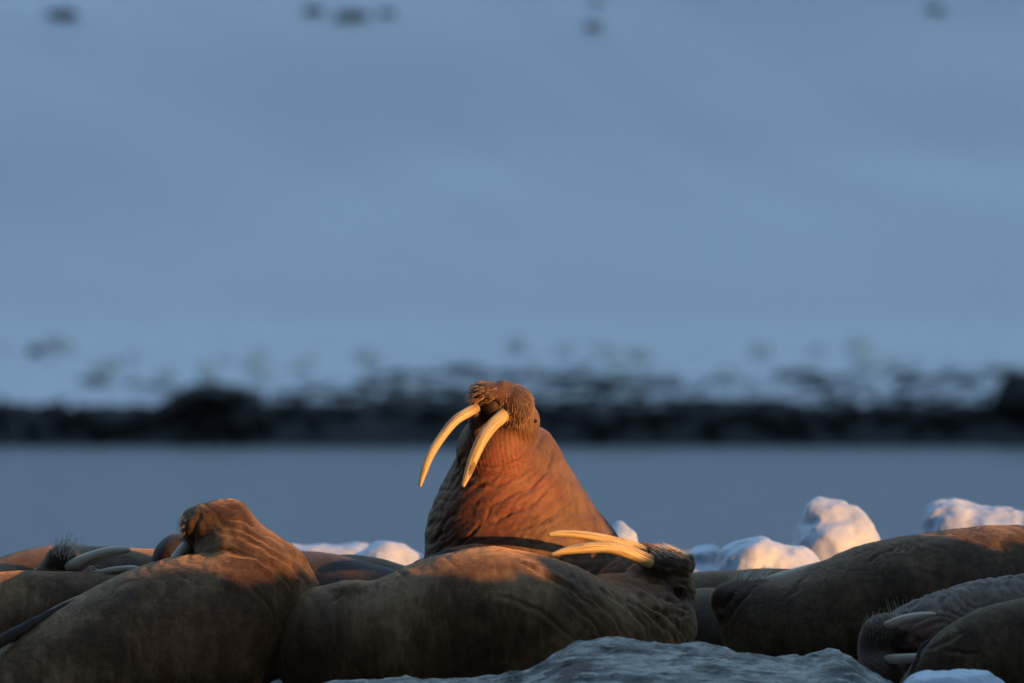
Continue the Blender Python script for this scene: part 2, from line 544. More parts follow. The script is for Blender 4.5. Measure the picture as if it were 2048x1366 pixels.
ysp = SHORE_Y + np.concatenate([np.arange(-7, 18, 0.28), np.arange(18, 100, 1.6), np.arange(100, 560, 14)])
v, q = grid(-90, 90, 480, 0, 0, 0, shore_z, ysp)
shore = tag(mesh_obj("snow_slope", v, q, SHORE), kind="structure")
t = v[:, 1] - SHORE_Y
sn = np.interp(t, [-2, 2.5, 4.5, 7, 11, 14, 18], [-0.6, -0.35, 0.42, 0.56, 0.62, 0.9, 1.6]) + np.where(t < 15, 0.22 * n2(v[:, 0], v[:, 1] * 0.5, 0.10, 3) + np.interp(v[:, 0], [-28, -17, -12, 4, 28], [.28, .22, .0, -.06, -.06]) * (t > 4), 0)
a = shore.data.attributes.new("snow", 'FLOAT', 'POINT'); a.data.foreach_set("value", sn.astype(np.float32))
for side in (-1, 1):                                  # the slope goes on past both sides of the view
    v, q = grid(84 if side > 0 else -700, 700 if side > 0 else -84, 120, 0, 0, 0, lambda x, y: shore_z(x, y) - 0.4 * (np.abs(x) < 95), SHORE_Y + np.concatenate([np.arange(-7, 18, 2.5), np.arange(18, 560, 14)]))
    o = tag(mesh_obj("snow_slope", v, q, SHORE), kind="structure")
    t = v[:, 1] - SHORE_Y
    a = o.data.attributes.new("snow", 'FLOAT', 'POINT')
    a.data.foreach_set("value", np.interp(t, [-2, 2, 6, 14], [-0.5, 0, 0.8, 1.5]).astype(np.float32))

# unseen dark range added behind camera to cut front skylight, notched for the sun
def shade_range():
    az = np.radians(np.arange(52, 309, 0.75)); R = np.linspace(750, 1600, 18)
    A, RR = np.meshgrid(az, R)
    A = A.ravel(); RR = RR.ravel()
    x = np.sin(A) * RR; y = np.cos(A) * RR
    deg = np.degrees(A - SUN_AZ)
    gap = np.clip((np.abs(deg) - 2.6) / 5.0, 0, 1)
    ends = np.clip((np.minimum(np.degrees(A) - 52, 308 - np.degrees(A))) / 25, 0, 1)
    rise = np.clip((RR - 750) / 420, 0, 1) ** 0.8
    top = (1180 + 150 * n2(x, y, 0.0022, 4)) * (0.05 + 0.95 * gap) * (0.25 + 0.75 * ends)
    z = -6 + top * rise + 28 * n2(x, y, 0.012, 4) * rise * gap
    n = len(az)
    i = (np.arange(len(R) - 1)[:, None] * n + np.arange(n - 1)[None, :]).ravel()
    return np.column_stack([x, y, z]), np.stack([i, i + 1, i + n + 1, i + n], 1)


v, q = shade_range()
tag(mesh_obj("shade_range", v, q, SHADE_RANGE), kind="structure")

# ------------------------------------------------------------------ ice floe and added off-view shading ridge
def floe_z(x, y):
    pxs = [-3000, 500, 675, 848, 989, 1060, 1106, 1153, 1223, 1330, 1440, 1528, 1608, 1640, 1659, 1680, 1700, 1730, 1800, 4000]
    pys = [1395, 1392, 1368, 1362, 1347, 1332, 1309, 1285, 1279, 1287, 1292, 1304, 1311, 1302, 1297, 1301, 1312, 1335, 1372, 1385]
    d = 38.4
    crest = CAM_Z - (np.interp(x * F / d + 1024, pxs, pys) - HORIZON) * d / F
    w = np.exp(-np.abs((y + 1.6) / np.where(y < -1.6, 1.3, 0.42)) ** 2.2)
    base = 0.02 * n2(x, y, 0.9, 3)
    z = base + (crest - 0.0) * w + (0.03 * n2(x * 0.8, y, 3.2, 5) - 0.03 * np.abs(n2(x, y * 1.4, 5.0, 4)) + 0.007 * n2(x, y, 26, 3)) * w
    edge = np.clip((-4.2 + 0.5 * n2(x, 0 * y, 0.4, 3) - y) / 0.9, 0, 1) + np.clip((y - 13 - 1.5 * n2(x, 0 * y, 0.2, 3)) / 1.5, 0, 1) + np.clip((np.abs(x) - 11) / 2, 0, 1)
    return z - 1.4 * np.clip(edge, 0, 1)


xs = np.linspace(-13, 13, 760)
ysp = np.concatenate([np.arange(-6.0, -3.4, 0.1), np.arange(-3.4, -0.9, 0.018), np.arange(-0.9, 15.2, 0.3)])
v, q = grid(-13, 13, 900, 0, 0, 0, floe_z, ysp)
floe = tag(mesh_obj("ice_floe", v, q, FLOE), kind="structure")
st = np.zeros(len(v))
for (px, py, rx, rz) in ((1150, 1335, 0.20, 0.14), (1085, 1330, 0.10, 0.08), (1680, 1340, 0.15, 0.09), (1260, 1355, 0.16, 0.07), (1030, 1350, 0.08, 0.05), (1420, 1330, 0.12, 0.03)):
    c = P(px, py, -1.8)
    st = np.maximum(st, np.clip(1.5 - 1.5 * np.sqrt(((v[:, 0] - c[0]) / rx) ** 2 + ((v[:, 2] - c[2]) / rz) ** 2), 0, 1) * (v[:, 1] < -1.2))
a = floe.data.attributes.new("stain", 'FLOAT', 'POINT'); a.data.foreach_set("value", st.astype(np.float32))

# unseen ice ridge added between sun and herd, its crest shaped to shade lower bodies
prof_u = [-2.7, -2.5, -2.0, -1.55, -1.42, -1.30, -1.22, -1.05, -0.95, -0.80, -0.75, -0.33, -0.26, 0.05, 0.45, 0.55, 0.85, 0.90, 1.10, 1.15, 1.48, 1.55, 1.85, 2.0, 2.6, 3.6, 4.2, 5.0, 6.0, 8.2, 8.6]
prof_z = [-1.0, 0.60, 0.76, 0.74, 0.66, 0.64, 0.70, 0.70, 0.66, 0.66, 0.59, 0.61, 0.71, 0.71, 0.67, 0.71, 0.71, 0.75, 0.77, 0.98, 1.00, 0.64, 0.62, 0.9, 0.9, 0.75, 0.60, 0.66, 0.55, 0.6, -1.0]


def ridge():
    us = np.arange(-2.7, 8.6, 0.03)
    verts = []; nc = 21
    for u in us:
        L = 8.5
        zt = np.interp(u, prof_u, prof_z) + 0.02 * math.sin(u * 23) + 0.015 * math.sin(u * 41 + 1) + L * math.tan(SUN_EL)
        for j in range(nc):
            w = -1.5 + 3.0 * j / (nc - 1)
            z = -1.0 + (zt + 1.0) * max(0.0, 1 - abs(w / 1.5) ** 2.6)
            p = np.array([SH.x, SH.y]) * (L + w) + np.array([SP.x, SP.y]) * u
            verts.append((p[0], p[1], z))
    v = np.array(verts)
    k = np.abs(((np.arange(len(v)) % nc) - 10)) > 2
    v[:, 2] += 0.12 * n2(v[:, 0], v[:, 1], 1.4, 4) * k
    nu = len(us)
    i = (np.arange(nu - 1)[:, None] * nc + np.arange(nc - 1)[None, :]).ravel()
    return v, np.stack([i, i + nc, i + nc + 1, i + 1], 1)


v, q = ridge()
tag(mesh_obj("shade_ridge", v, q, ICE), kind="structure")

# ------------------------------------------------------------------ boulders on the far shore
ICO = []


def rock_mesh(seed, squash=0.75, sub=3, amp=0.28, mat=ROCK):
    import bmesh
    bm = bmesh.new(); bmesh.ops.create_icosphere(bm, subdivisions=sub, radius=0.5)
    vv = np.array([x.co[:] for x in bm.verts]); ff = [[x.index for x in f.verts] for f in bm.faces]; bm.free()
    d = 1 + amp * fbm(vv * 1.7 + seed * 9.1, 4)
    vv = vv * d[:, None]
    for k in range(5):                                # broken flat faces
        nn = RNG.normal(size=3); nn /= np.linalg.norm(nn)
        h = vv @ nn; lim = 0.36 + 0.08 * RNG.random()
        vv -= np.outer(np.maximum(h - lim, 0), nn)
    vv[:, 2] *= squash
    me = bpy.data.meshes.new("boulder"); me.from_pydata([tuple(x) for x in vv], [], ff)
    me.materials.append(mat)
    return me


DARKS = [rock_mesh(i, 0.7 + 0.05 * (i % 4), 2) for i in range(6)]
GREYS = [rock_mesh(60 + i, 0.7, 2, mat=plain('grey_boulder_rock', (0.17, 0.17, 0.17), 0.8, 0.25, 2.0, 0.5, 0.1)) for i in range(3)]
DUSTY = [rock_mesh(20 + i, 0.65 + 0.05 * (i % 3), 2, mat=SROCK) for i in range(5)]
CHUNK = [rock_mesh(40 + i, 0.9, 2, mat=plain('white_shore_ice', (0.90, 0.90, 0.86), 0.6, 0.3, 3, 0.05)) for i in range(4)]


def zat(x, y):
    return float(shore_z(np.array([x]), np.array([y]))[0])


def boulder(meshes, x, y, sx, sz, label, cat="boulder", group=None, name="boulder", sink=0.25):
    o = bpy.data.objects.new(name, random.choice(meshes))
    C.objects.link(o)
    o.location = (x, y, zat(x, y) + sz * (0.5 - sink) * 0.72)
    o.scale = (sx, sx * random.uniform(0.7, 1.1), sz)
    o.rotation_euler = (0, 0, random.uniform(0, 6.28))
    return tag(o, label, cat, group)


def hit(px, py):
    """where the view line through a pixel meets the far slope"""
    d = np.arange(374, 520, 0.15)
    x = (px - 1024) * d / F; y = d + CAM_Y; z = CAM_Z + (HORIZON - py) * d / F
    i = int(np.argmax(shore_z(x, y) > z))
    return float(x[i]), float(y[i])


x = -33.0
while x < 34:
    s = random.uniform(0.8, 1.6); yb = SHORE_Y + random.uniform(-0.4, 1.6)
    boulder(DARKS, x, yb, s, min(max((1.42 + random.uniform(-0.35, 0.12) - zat(x, yb)) / 0.52, 0.5), 2.6),
            "dark wet boulder in the blurred black band along the far waterline", group="dark boulders along the far waterline")
    x += s * random.uniform(0.5, 0.85)
for k in range(80):
    px = random.uniform(100, 2060); s = random.uniform(0.4, 0.95)
    if px < 700 and random.random() < 0.45: continue
    boulder(DUSTY, (px - 1024) / 38.0, SHORE_Y + random.uniform(3.5, 11), s * 2.6, s * 0.9,
            "grey snow-dusted boulder in the blurred band above the dark shore rocks", group="snow-dusted boulders above the waterline")
for k in range(34):
    px = random.uniform(-20, 2060); xx = (px - 1024) / 37.5; s = random.uniform(0.5, 1.3)
    boulder(CHUNK, xx, SHORE_Y + random.uniform(9, 16), s * 1.2, s,
            "small pale blurred lump of snow-covered ice above the far shore rocks", "ice chunk", "pale ice chunks above the far shore", "ice_chunk")
# boulders that can be told apart
boulder(DARKS, (425 - 1024) / 38.3, SHORE_Y + 1.4, 4.4, 2.9, "tallest dark boulder of the far waterline, left of the upright walrus", sink=0.22)
boulder(GREYS, (462 - 1024) / 38.0, SHORE_Y + 3.4, 4.2, 2.6, "broad grey rock beside and behind the tallest dark shore boulder")
boulder(GREYS, (385 - 1024) / 38.0, SHORE_Y + 3.0, 3.2, 2.0, "low grey rock on the left shoulder of the tallest dark shore boulder")
boulder(DARKS, (2040 - 1024) / 38.3, SHORE_Y + 0.6, 3.8, 4.2, "dark boulder rising at the right end of the far waterline")
for px, py, s, lab in ((70, 700, 1.15, "dark boulder in the snow at the far left above the shore"),
                       (115, 690, 1.9, "pale grey boulder beside the dark one at the far left above the shore"),
                       (225, 725, 1.0, "small dark boulder set alone in snow left of the tall shore rock"),
                       (1635, 695, 1.0, "dark boulder on the snow above the right shore rocks, left of a pale one"),
                       (1720, 690, 1.7, "pale yellowish boulder on the snow above the right shore rocks")):
    xx, yy = hit(px, py + 8)
    boulder(CHUNK if "pale" in lab else GREYS, xx, yy, s * 0.95, s * 0.75, lab)
for px, py, w, h, lab in ((122, 20, 52, 30, "dark blurred rock in the snow at the top left corner"),
                          (630, 12, 44, 26, "dark blurred rock at the top edge, leftmost of the middle cluster"),
                          (705, 22, 56, 26, "faint wide blurred rock at the top edge, middle of the cluster"),
                          (775, 20, 30, 22, "small faint blurred rock at the top edge, rightmost of the middle cluster"),
                          (1185, 47, 36, 24, "small dark blurred rock alone on the snow, lowest of the upper rocks"),
                          (1868, 14, 36, 22, "small dark blurred rock in the snow at the top right"),
                          (1190, 2, 26, 14, "tiny dark rock on the top edge above a lower lone rock")):
    xx, yy = hit(px, py + h * 0.4)
    k = (yy - CAM_Y) / F
    boulder(GREYS, xx, yy, w * k * 1.25, h * k * 0.95, lab, sink=0.3)


# ------------------------------------------------------------------ ice blocks behind the herd
def ice_block(y, parts, label, seed, h=0.022, amp=0.03, mat=ICE):
    k = (y - CAM_Y) / F
    cs = np.array([P(p[0], p[1], y + p[4]) for p in parts]); rs = np.array([[p[2] * k, p[5], p[3] * k] for p in parts])
    lo = (cs - rs * 1.2).min(0) - 0.12; hi = (cs + rs * 1.2).max(0) + 0.12; lo[2] = -0.08
    s = Flesh(lo, hi, h)
    for p in parts:
        s.ell((p[0], p[1], y + p[4]), (p[2] * k, p[5], p[3] * k), 0.05)
    for c, rr in zip(cs, rs):
        m = min(rr[0], rr[1]) * 0.95
        if c[2] > 0.05: s.tube_w(np.array([[c[0], c[1], c[2] - 0.1 * rr[2], m * 0.9], [c[0], c[1], c[2] * 0.5, m], [c[0], c[1], 0.0, m * 1.1]]), 0.06, 5, (1, 1, 0.3))
    v, q = s.mesh()
    n = vnormals(v, q)
    nz = fbm(v * 4 + seed, 4); rid = 1 - np.abs(fbm(v * 2.2 + seed * 3.1, 3))
    v = v + n * (amp * nz + amp * 0.9 * (rid - 0.6))[:, None]
    c = v.mean(0); rg = np.random.default_rng(seed)
    for k in range(16):                                # broken planes
        nn = rg.normal(size=3); nn[2] = abs(nn[2]) * 0.5; nn /= np.linalg.norm(nn)
        hh = (v - c) @ nn; lim = hh.max() * rg.uniform(0.84, 0.97)
        v = v - np.outer(np.maximum(hh - lim, 0) * 0.6, nn)
    v = v + vnormals(v, q) * (0.010 * fbm(v * 9 + seed, 4))[:, None]
    o = mesh_obj("ice_block", v, q, mat)
    return tag(o, label, "ice block", "ice blocks lying on the floe")


ice_block(6, [(1665, 1120, 88, 100, 0, .34), (1655, 1030, 44, 40, 0, .18), (1700, 1090, 62, 70, .05, .28)], "tall peaked sunlit ice block behind the herd at right", 1)
ice_block(7.2, [(1915, 1090, 72, 90, 0, .35), (1990, 1110, 100, 98, 0, .4), (2080, 1120, 90, 108, 0, .4), (1890, 1040, 38, 36, 0, .2)], "broad sunlit ice block at the right edge above the long walrus", 2)
ice_block(4.6, [(1500, 1150, 72, 78, 0, .3), (1570, 1180, 95, 88, .05, .3), (1478, 1105, 36, 30, 0, .2)], "rounded ice block in front of the peaked one, left of it", 3)
ice_block(8.5, [(1405, 1110, 40, 30, 0, .2), (1400, 1160, 62, 42, 0, .3)], "low small ice block left of the rounded one, beside the lying head", 4)
ice_block(5.5, [(1243, 1112, 44, 66, 0, .24), (1225, 1140, 50, 50, 0, .22)], "ice block peeping out behind the long pale tusks", 5)
ice_block(6.5, [(765, 1140, 62, 56, 0, .3), (812, 1150, 52, 52, 0, .3), (725, 1152, 48, 42, 0, .25)], "low pinkish ice block left of the upright walrus", 6)
ice_block(9.5, [(690, 1118, 90, 30, 0, .5), (600, 1120, 90, 32, 0, .5), (520, 1130, 70, 30, 0, .4)], "flat bluish ice slab behind the walruses left of centre", 7)
ice_block(-2.75, [(1900, 1385, 108, 46, 0, .3), (1945, 1378, 60, 36, 0, .22)], "smooth ice lump at the bottom right corner in front of the dark walrus", 8, 0.012, 0.012)


# ------------------------------------------------------------------ walruses
HERD = "walruses hauled out on the ice floe"


def smooth_blob(v, c, r):
    d = np.sqrt((((v - c) / np.array(r)) ** 2).sum(1))
    return np.clip(1.6 - 1.1 * d, 0, 1)


def folds(v, w, freq, warp=0.9, sharp=3.0, seed=0.0):
    """crease field: narrow valleys running across direction w"""
    w = np.array(w, float); w /= np.linalg.norm(w)
    ph = v @ w * freq + warp * fbm(v * 3.1 + seed, 3)
    return -np.abs(np.cos(math.pi * ph)) ** (sharp * 3)


class Walrus:
    def __init__(s, label, base, mat, lo, hi, h):
        s.root = tag(empty("walrus", Vector(base)), label, "walrus", HERD)
        s.f = Flesh(lo, hi, h); s.mat, s.hair = mat; s.h = h

    def finish(s, disp=None, paint=(), lump=0.010):
        v, q = s.f.mesh()
        n = vnormals(v, q)
        d = lump * fbm(v * 2.6, 2) + 0.0011 * fbm(v * 24, 3)
        if disp is not None: d = d + disp(v)
        v = v + n * d[:, None]
        s.v, s.q = v, q; s.n = vnormals(v, q)
        s.body = mesh_obj("body", v, q, s.mat, s.root)
        col = np.zeros((len(v), 4), np.float32); col[:, 3] = 1
        for (c, r, ch, amt) in paint:
            col[:, ch] = np.maximum(col[:, ch], amt * smooth_blob(v, P(*c), r))
        s.col = col
        a = s.body.data.attributes.new("skin", 'FLOAT_COLOR', 'POINT'); a.data.foreach_set("color", col.ravel())
        s.bvh = BVHTree.FromPolygons([tuple(x) for x in v], [tuple(x) for x in q.tolist()])
        return s

    def surf(s, px, py):
        d = Vector(P(px, py, 0)) - Vector((0, CAM_Y, CAM_Z)); d.normalize()
        loc, nor, i, dist = s.bvh.ray_cast(Vector((0, CAM_Y, CAM_Z)), d)
        return loc, nor

    def tusk(s, pts, flat=0.8, label=None, mat=None, chip=None):
        """pts: (px, py, y, half width in px) from root to tip"""
        q = np.array([list(P(a, b, c)) + [w * (c - CAM_Y) / F] for a, b, c, w in pts])
        ext = np.vstack([2 * q[0] - q[1], q, 2 * q[-1] - q[-2]]); line = []
        for i in range(1, len(ext) - 2):
            p0, p1, p2, p3 = ext[i - 1:i + 3]
            for t in np.arange(8) / 8:
                line.append(0.5 * (2 * p1 + (p2 - p0) * t + (2 * p0 - 5 * p1 + 4 * p2 - p3) * t * t + (3 * p1 - p0 - 3 * p2 + p3) * t ** 3))
        line.append(q[-1])
        line = np.array(line)
        tip = line[-1].copy(); dr = line[-1, :3] - line[-2, :3]; dr /= np.linalg.norm(dr)
        for a in (0.45, 0.8, 1.0):                      # rounded end
            e = tip.copy(); e[:3] += dr * tip[3] * a; e[3] = tip[3] * math.sqrt(max(1 - a * a, 0.02)); line = np.vstack([line, e])
        m = 20; V = []; G = []
        L = np.concatenate([[0], np.cumsum(np.linalg.norm(np.diff(line[:, :3], axis=0), axis=1))])
        for i, p in enumerate(line):
            tg = line[min(i + 1, len(line) - 1), :3] - line[max(i - 1, 0), :3]; tg /= np.linalg.norm(tg)
            b = np.array([0, -1.0, 0]); b -= tg * (b @ tg); b /= np.linalg.norm(b)
            nn = np.cross(tg, b)
            for j in range(m):
                an = 2 * math.pi * j / m
                rr = p[3] * (1 + 0.035 * math.cos(3 * an + 1) - 0.05 * max(0, math.cos(an - 0.9)) ** 6)
                V.append(p[:3] + nn * math.cos(an) * rr + b * math.sin(an) * rr * flat)
                G.append((0.5 + 0.5 * math.cos(an) + 0.4 * math.sin(an) + q[0, 0] * 3, L[i], 0.0))
        Fc = [[i * m + j, i * m + (j + 1) % m, (i + 1) * m + (j + 1) % m, (i + 1) * m + j] for i in range(len(line) - 1) for j in range(m)]
        Fc.append(list(range(m))[::-1]); Fc.append([(len(line) - 1) * m + j for j in range(m)])
        V = np.array(V); V += 0.0012 * pnoise(V * 30)[:, None]
        o = mesh_obj("tusk", V, Fc, mat or IVORY, s.root)
        if chip:
            cc = P(*chip[:3]); ax = P(*chip[3:6]) - cc; ln = np.linalg.norm(ax); ax /= ln
            for i, p in enumerate(V):
                al = (p - cc) @ ax; ac = np.linalg.norm((p - cc) - ax * al)
                if abs(al) < ln and ac < chip[6] * (1 - (al / ln) ** 2) and p[1] < cc[1] + 0.02: G[i] = (G[i][0], G[i][1], 1.0)
        a = o.data.attributes.new("grain", 'FLOAT_VECTOR', 'POINT'); a.data.foreach_set("vector", np.array(G, np.float32).ravel())
        if label: o["label"] = label
        return o

    def eye(s, px, py, r=0.013, label=None):
        loc, nor = s.surf(px, py)
        if loc is None: return
        import bmesh
        bm = bmesh.new(); bmesh.ops.create_uvsphere(bm, u_segments=16, v_segments=10, radius=r)
        vv = np.array([x.co[:] for x in bm.verts]) * (1.15, 1, 0.9) + np.array(loc) - np.array(nor) * r * 0.35
        ff = [[x.index for x in f.verts] for f in bm.faces]; bm.free()
        return mesh_obj("eye", vv, ff, EYE, s.root)

    def whiskers(s, c, r, count, direction, length, width=0.0016, mat=None, bend=(0, 0, -0.3), spread=0.25, gap=0.012, lift=0.5):
        """bristles rooted on the pad inside an ellipsoid"""
        m = smooth_blob(s.v, P(*c), r) > 0.5
        ids = np.nonzero(m)[0]; RNG.shuffle(ids)
        pick = []; cells = set()
        for i in ids:
            key = tuple(np.floor(s.v[i] / gap).astype(int))
            if key in cells: continue
            cells.add(key); pick.append(i)
            if len(pick) >= count: break
        V = []; Fc = []
        direction = np.array(direction, float); bend = np.array(bend, float)
        for i in pick:
            p = s.v[i]; n = s.n[i]
            dr = direction - n * min(0.0, float(direction @ n))
            d = n * lift + dr + RNG.normal(size=3) * spread; d /= np.linalg.norm(d)
            ln = length * RNG.uniform(0.55, 1.15); k = 5
            side = np.cross(d, RNG.normal(size=3)); side /= np.linalg.norm(side); up = np.cross(side, d)
            b0 = len(V); cur = p - n * 0.003; dd = d.copy()
            for j in range(k + 1):
                w = width * (1 - 0.8 * j / k)
                for a in range(3):
                    an = 2.094 * a
                    V.append(cur + side * math.cos(an) * w + up * math.sin(an) * w)
                dd = dd + bend / k
                if (cur - p) @ n < 0.004 and dd @ n < 0.1: dd = dd + n * (0.1 - dd @ n)
                dd /= np.linalg.norm(dd); cur = cur + dd * ln / k
            for j in range(k):
                for a in range(3):
                    Fc.append([b0 + j * 3 + a, b0 + j * 3 + (a + 1) % 3, b0 + j * 3 + 3 + (a + 1) % 3, b0 + j * 3 + 3 + a])
        if not V: return
        return tag(mesh_obj("whiskers", np.array(V), np.array(Fc), mat or BRISTLE, s.root), kind="stuff")

    def fur(s, count, comb, length=0.012, keep=None):
        """short hair on the side of the body that the camera side sees"""
        ok = np.nonzero((s.n[:, 1] < 0.35) & ((keep(s.v)) if keep else True))[0]
        i = RNG.choice(ok, count)
        n = s.n[i]; p = s.v[i] + RNG.normal(size=(count, 3)) * s.h * 0.45
        p -= n * ((p - s.v[i]) * n).sum(1)[:, None]
        comb = np.array(comb, float)
        d = comb + 0.5 * np.stack([pnoise(p * 5), pnoise(p * 5 + 9), pnoise(p * 5 + 19)], 1)
        d = d - n * (d * n).sum(1)[:, None]
        d = d / (np.linalg.norm(d, axis=1)[:, None] + 1e-6) + n * RNG.uniform(0.12, 0.5, (count, 1)) + RNG.normal(size=(count, 3)) * 0.16
        d /= np.linalg.norm(d, axis=1)[:, None]
        sd = np.cross(d, n); sd /= np.linalg.norm(sd, axis=1)[:, None] + 1e-6
        ln = length * RNG.uniform(0.5, 1.2, (count, 1)); w = 0.0008
        V = np.stack([p - sd * w, p + sd * w, p + d * ln], 1).reshape(-1, 3)
        Fc = np.arange(count * 3).reshape(-1, 3)
        o = tag(mesh_obj("fur", V, Fc, s.hair, s.root), kind="stuff")
        nn = n + 0.35 * d; nn /= np.linalg.norm(nn, axis=1)[:, None]
        o.data.normals_split_custom_set_from_vertices(np.repeat(nn, 3, axis=0).tolist())   # hair lies in the coat and is lit with it
        a = o.data.attributes.new("skin", 'FLOAT_COLOR', 'POINT'); a.data.foreach_set("color", np.repeat(s.col[i], 3, axis=0).ravel())
        return o

    def flipper(s, pts, thick=0.02, label=None, droop=0.0):
        """pts: (px, py, y, half width in m, tilt) — a flat leathery paddle swept along the points"""
        q = np.array([list(P(a, b, c)) + [w] for a, b, c, w in pts])
        f = Flesh(q[:, :3].min(0) - q[:, 3].max() - 0.05, q[:, :3].max(0) + q[:, 3].max() + 0.05, 0.009)
        f.tube_w(q, 0.02, 6, (1, 1.0, 1))
        v, fc = f.mesh(); n = vnormals(v, fc)
        v = v + n * (0.005 * fbm(v * 14, 3))[:, None]
        o = mesh_obj("flipper", v, fc, FLIP, s.root)
        if label: o["label"] = label
        return o


def box(*pts):
    """bounding box of pixel/depth points with radii"""
    c = np.array([P(p[0], p[1], p[2]) for p in pts]); r = np.array([p[3] for p in pts])[:, None]
    return (c - r).min(0) - 0.08, (c + r).max(0) + 0.08


def lying(label, mat, chain, h=0.016, paint=(), disp=None, lump=0.01, sq=(1, 1, 1), extra=None, bottom=-0.05, headpts=()):
    lo, hi = box(*[(c[0], c[1], c[2], c[3] * 1.2) for c in chain], *headpts); lo[2] = max(lo[2], bottom)
    w = Walrus(label, (P(*chain[len(chain) // 2][:3])[0], chain[len(chain) // 2][2], 0), mat, lo, hi, h)
    w.f.tube(chain, 0.1, sq=sq)
    if extra: extra(w.f)
    return w.finish(disp, paint, lump)


# ---- the upright bull
neck = [(1024, 880, 1.12, .235), (1021, 912, 1.10, .300), (1021, 938, 1.08, .338), (1023, 985, 1.08, .415), (1029, 1040, 1.12, .495), (1045, 1095, 1.16, .565), (1062, 1180, 1.2, .62), (1085, 1330, 1.35, .66)]
lo = np.array([-0.62, 0.3, -0.05]); hi = np.array([1.0, 2.1, 1.78])
w1 = Walrus("upright sunlit walrus with head raised and long tusks above the herd", (0.15, 1.2, 0), SKIN_RED, lo, hi, 0.0085)
f = w1.f
f.tube(neck, 0.08, 6, sq=(1, 1, 0.42))
f.tube([(1100, 1250, 1.4, .6), (1160, 1330, 2.2, .5)], 0.12)
f.ell((1022, 838, .84), (.145, .2, .135), 0.04)                          # skull
f.ell((1051, 846, .78), (.078, .12, .10), 0.05)                          # cheek and brow
f.tube([(984, 838, .79, .122), (984, 872, .83, .15), (996, 915, .90, .26)], 0.05)   # lower jaw and throat
f.ell((1000, 791, .67), (.088, .125, .078), 0.04)
f.ell((1032, 812, .66), (.099, .125, .114), 0.03)                        # whisker pads
f.ell((970, 792, .64), (.086, .118, .080), 0.03)
f.ell((952, 832, .70), (.05, .09, .11), 0.03)
f.ell((958, 872, .80), (.072, .12, .12), 0.05)
f.ell((974, 818, .55), (.080, .10, .066), 0.015, sub=True)               # open underside of the mouth
f.ell((984, 812, .62), (.050, .06, .056), 0.012)                       # lower lip
f.ell((1008, 771, .63), (.034, .06, .024), 0.02)                          # nose
f.ell((1071, 843, .66), (.014, .03, .012), 0.01, sub=True)
f.tube([(1190, 1230, .62, .12), (1235, 1165, .60, .12), (1290, 1120, .68, .10)], 0.05)   # fore flipper shoulder


def groove(v, lines, width, depth, ymax=1.1):
    """creases in the hide along drawn lines"""
    d = v[:, 1] - CAM_Y
    X = 1024 + v[:, 0] * F / d; Y = HORIZON - (v[:, 2] - CAM_Z) * F / d
    X = X + 7 * pnoise(v * 7.0) + 2.5 * pnoise(v * 22 + 5); Y = Y + 7 * pnoise(v * 7.0 + 31) + 2.5 * pnoise(v * 22 + 47)
    out = np.zeros(len(v))
    for ln in lines:
        best = np.full(len(v), 1e9); pos = np.zeros(len(v)); run = 0.0
        for (ax, ay), (bx, by) in zip(ln[:-1], ln[1:]):
            L = math.hypot(bx - ax, by - ay)
            t = np.clip(((X - ax) * (bx - ax) + (Y - ay) * (by - ay)) / L ** 2, 0, 1)
            dd = np.hypot(X - ax - t * (bx - ax), Y - ay - t * (by - ay))
            pos = np.where(dd < best, run + t * L, pos); best = np.minimum(best, dd); run += L
        tp = np.clip(4 * (pos / run) * (1 - pos / run), 0, 1) ** 0.7
        wd = width * (0.55 + 0.6 * tp)
        g = np.exp(-(best / wd) ** 2) - 0.4 * np.exp(-((best - 2.3 * wd) / (1.5 * wd)) ** 2)
        out -= g * depth * tp
    return out * (v[:, 1] < ymax)


def zp(*pts):
    return [(780 + a / 3.104, 720 + b / 3.104) for a, b in pts]


W1_FOLDS = [zp((935, 410), (945, 470), (900, 540), (800, 620), (690, 660), (560, 665)), zp((985, 480), (1005, 560), (975, 680), (880, 790)),
            zp((975, 690), (870, 790), (700, 860), (560, 930)), zp((1060, 700), (960, 830), (800, 920), (640, 1000), (520, 1050)),
            zp((900, 640), (800, 730), (640, 780), (500, 800)), zp((1150, 860), (1000, 960), (860, 1040), (700, 1070)),
            zp((700, 700), (600, 760), (470, 830)), zp((480, 560), (420, 680), (360, 800)), zp((860, 860), (740, 940), (600, 990)),
            zp((430, 900), (350, 1000), (290, 1120)), zp((560, 1010), (470, 1100), (400, 1200))]


def d1(v):
    low = np.clip((1.35 - v[:, 2]) / 0.12, 0, 1)
    a = folds(v, (-0.62, 0.1, 0.78), 9.0, 0.9, 2.2, 1.0) * 0.0085 * np.clip(0.5 + 1.2 * fbm(v * 3, 2), 0, 1)
    b = folds(v, (-0.5, 0.0, 0.85), 21.0, 1.3, 1.6, 5.0) * 0.0035
    thr = np.clip((1.52 - v[:, 2]) / 0.1, 0, 1) * np.clip((v[:, 2] - 1.15) / 0.1, 0, 1) * np.clip((.95 - v[:, 1]) / .1, 0, 1)
    c = folds(v, (1, 0, 0.12), 42.0, 0.8, 1.2, 3.0) * 0.0035 * thr
    return (a + b) * low + c + groove(v, W1_FOLDS, 3.2, 0.011)


